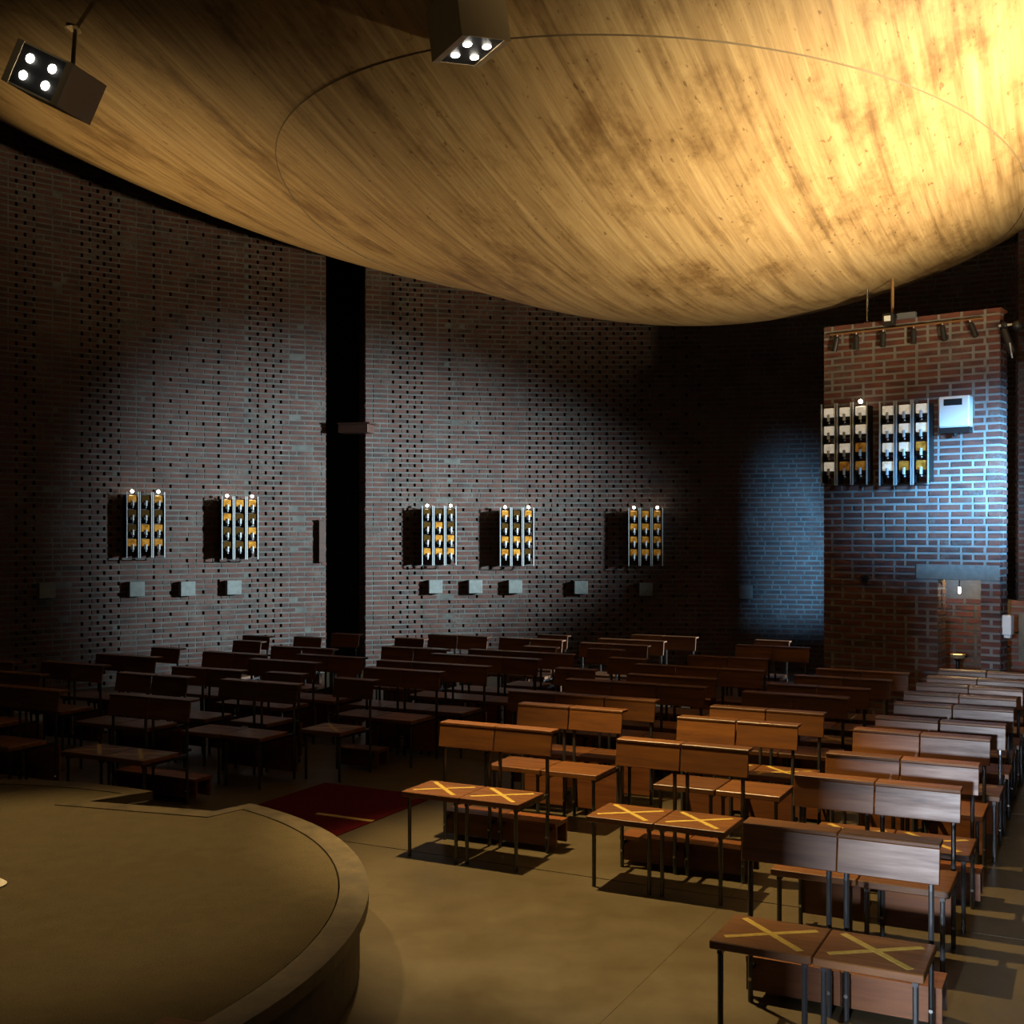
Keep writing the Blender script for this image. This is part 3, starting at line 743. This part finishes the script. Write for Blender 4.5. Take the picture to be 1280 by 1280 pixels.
# ------------------------------------------------------------------ fittings on the brick screen
a0,a1=scr_u(1040),scr_u(1232); zr=scr_z(1135,409)
tr_=empty('track_light',SL.pt((a0+a1)/2,0,zr),srz); tag(tr_,'thin copper rail with six small black spotlights on the brick screen','track light')
hl=(a1-a0)/2
MB().tube((-hl,-.05,0),(hl,-.05,0),.009,8).obj('rail',M_conduit,tr_)
for q_ in (-.69,.69): MB().box(hl*q_-.01,hl*q_+.01,-.05,0,-.01,.01).obj('rail_bracket',M_conduit,tr_)
for u,tl in ((1048.5,12),(1072.5,1),(1106,2),(1144,0),(1180,-8),(1215,-20)):
    x=scr_u(u)-(a0+a1)/2; pass
    m=Matrix.Translation((x,-.05,-.03))@Matrix.Rotation(math.radians(tl),4,'Y')
    hh=link('spot_head',MB().lathe([(.001,0),(.018,0),(.030,-.02),(.030,-.17),(.001,-.17)],12).mesh('spot_head',M_black),tr_); hh.matrix_basis=m
    MB().tube((0,0,.03),(0,0,-.005),.007,6).obj('stem',M_chrome,hh)
p=SL.pt(scr_u(1117),.0,scr_z(1117,405)); fl=empty('flood_light',p,srz); tag(fl,'small square floodlight with white lens above the track rail','floodlight')
MB().box(-.07,.05,-.16,-.06,-.03,.10).obj('lamp_body',M_black,fl,bevel=.006)
MB().box(-.045,.025,-.167,-.16,.01,.07).obj('lens',M_white,fl)
MB().box(.06,.27,-.08,-.02,.03,.10).obj('driver_box',mat('grey_metal',(.10,.11,.13),.5),fl,bevel=.004); MB().box(.04,.07,-.1,-.03,.05,.08).obj('arm',M_black,fl)
for du,lab in ((1080,'thin grey rod rising left of the floodlight'),(1111.5,'thick brass rod rising above the floodlight')):
    a=scr_u(du); q=SL.pt(a,-.1,SH); zt=bowl(q[0],q[1])
    o=empty('hanger_rod',q); tag(o,lab,'rod'); MB().tube((0,0,0),(0,0,zt-SH),.012 if du<1100 else .018,8).obj('rod',M_conduit if du>1100 else M_bolt,o); MB().tube((0,0,-.0),(0,0,.03),.035,10).obj('rod_foot',M_black,o)
# white box
p=SL.pt(scr_u(1197),0,scr_z(1197,535)); wb=empty('wall_box',p,srz); tag(wb,'white wall box with dark display beside the clear glass sconces','wall unit')
MB().box(-.165,.165,-.13,-.005,0,.335).obj('cover',M_white,wb,bevel=.015)
MB().box(-.105,.09,-.134,-.129,.235,.305).obj('display',M_display,wb)
MB().box(-.16,.16,-.12,-.005,-.06,0).obj('base',M_black,wb); MB().tube((0,-.08,-.06),(0,-.08,-.10),.03,10,.02).obj('nozzle',M_black,wb)
p=SL.pt(scr_u(1081.5),0,scr_z(1081.5,729)); o=empty('switch_box',p,srz); tag(o,'tiny dark box on the screen left of the lintel','switch')
MB().box(-.035,.035,-.05,-.003,0,.095).obj('switch_case',M_black,o,bevel=.004); MB().box(-.015,.015,-.056,-.05,.03,.065).obj('rocker',M_display,o)
# dispenser on the end face of the screen
p=Vector(SL.pt(SL.L,-.1,0)); zz=H+(YH-797)/F*p.y
dsp=empty('dispenser',(p.x,p.y,zz),srz); tag(dsp,'white dispenser on the end face of the brick screen','dispenser')
MB().box(.005,.10,-.06,.06,.03,.245).obj('housing',M_white,dsp,bevel=.012); MB().box(.02,.085,-.035,.035,0,.03).obj('spout',M_white,dsp,bevel=.006)
# clamp spotlight at the top right of the screen
p=Vector(SL.pt(SL.L,.02,scr_z(1250,408))); cs=empty('clamp_spotlight',tuple(p),srz); tag(cs,'black clamp spotlight hanging at the top right of the screen','spotlight')
MB().tube((.0,-.02,.0),(.20,-.02,.0),.014,8).obj('arm',M_chrome,cs); MB().sphere((.06,-.02,.0),.035,10,8).obj('clamp',M_black,cs)
MB().sphere((.19,-.03,-.02),.055,12,8).obj('ball_head',M_black,cs)
MB().tube((.06,-.04,-.05),(.15,-.05,-.30),.035,12,.042).obj('barrel',M_black,cs); MB().tube((.13,-.085,-.20),(.155,-.085,-.36),.008,6).obj('safety_bar',M_chrome,cs)
# things in the doorway
p=SL.pt(d0*.70+d1*.30,-.30,dz-.16); o=empty('tube_lamp',p); tag(o,'small lit tube lamp hanging in the doorway','lamp')
MB().tube((0,0,0),(0,0,.07),.012,8).obj('tube',M_bulb,o); MB().tube((0,0,.07),(0,0,.16),.006,6).obj('cord',M_black,o)
bp=SL.pt(d0+.07,-.45,0); zb_=1.02
o=empty('glow_bowl',(bp[0],bp[1],0)); tag(o,'dark stand with warm glowing bowl at the foot of the doorway','candle stand')
MB().lathe([(.12,0),(.12,.02),(.02,.04),(.02,.72),(.06,.76)],14).obj('stand',M_black,o); MB().lathe([(.02,.74),(.07,.76),(.085,.80),(.08,.80),(.06,.77)],14).obj('bowl',M_brass,o)
MB().tube((0,0,.775),(0,0,.80),.05,12).obj('flame_glass',emit('candle_glow',(1,.45,.12),2.5),o)
kp=NL.pt(.95,.0,1.08); o=empty('hook_plate',kp,math.atan2(NL.d.y,NL.d.x)); tag(o,'small dark hook on the inner wall of the doorway','hook')
MB().box(-.025,.025,-.05,-.01,-.02,.03).obj('knob_plate',M_black,o); MB().sphere((0,-.06,.03),.014,8,6).obj('knob_ball',M_bolt,o)
# ------------------------------------------------------------------ things on the platform
c0=dp(-22,1106); cl=bpy.data.meshes.new('cloth'); v=[];f=[]; NX,NY=26,14
for i in range(NX+1):
    for j in range(NY+1):
        x=-.30+.40*i/NX; y=-.12+.24*j/NY
        r=math.hypot((x+.1)/.20,y/.12); z=.002+max(0,.055*(1-r**2)) + .010*math.sin(22*y+9*x)*max(0,1-r*.8)
        k=1/max(1,r); v.append((-.1+(x+.1)*k, y*k, max(.002,z)))
for i in range(NX):
    for j in range(NY):
        a=i*(NY+1)+j; f.append((a,a+NY+1,a+NY+2,a+1))
o=link('folded_cloth',mesh('folded_cloth',v,f,M_cloth,True),None,(c0[0]+.02,c0[1],HD))
tag(o,'white folded cloth on the platform carpet at the left edge','cloth')
c1=px(205,1270,HD+.125); o=empty('low_stool',(c1[0]+.16*math.cos(-.3),c1[1]+.16*math.sin(-.3),HD),-.3); tag(o,'corner of a low reddish wooden stool at the bottom edge','stool')
MB().box(-.16,.16,-.30,.0,.10,.125).obj('seat',M_wood,o,bevel=.004)
for sx in (-1,1):
    for y_ in (-.27,-.03): MB().box(sx*.13-.015,sx*.13+.015,y_-.015,y_+.015,0,.10).obj('leg',M_wood,o)
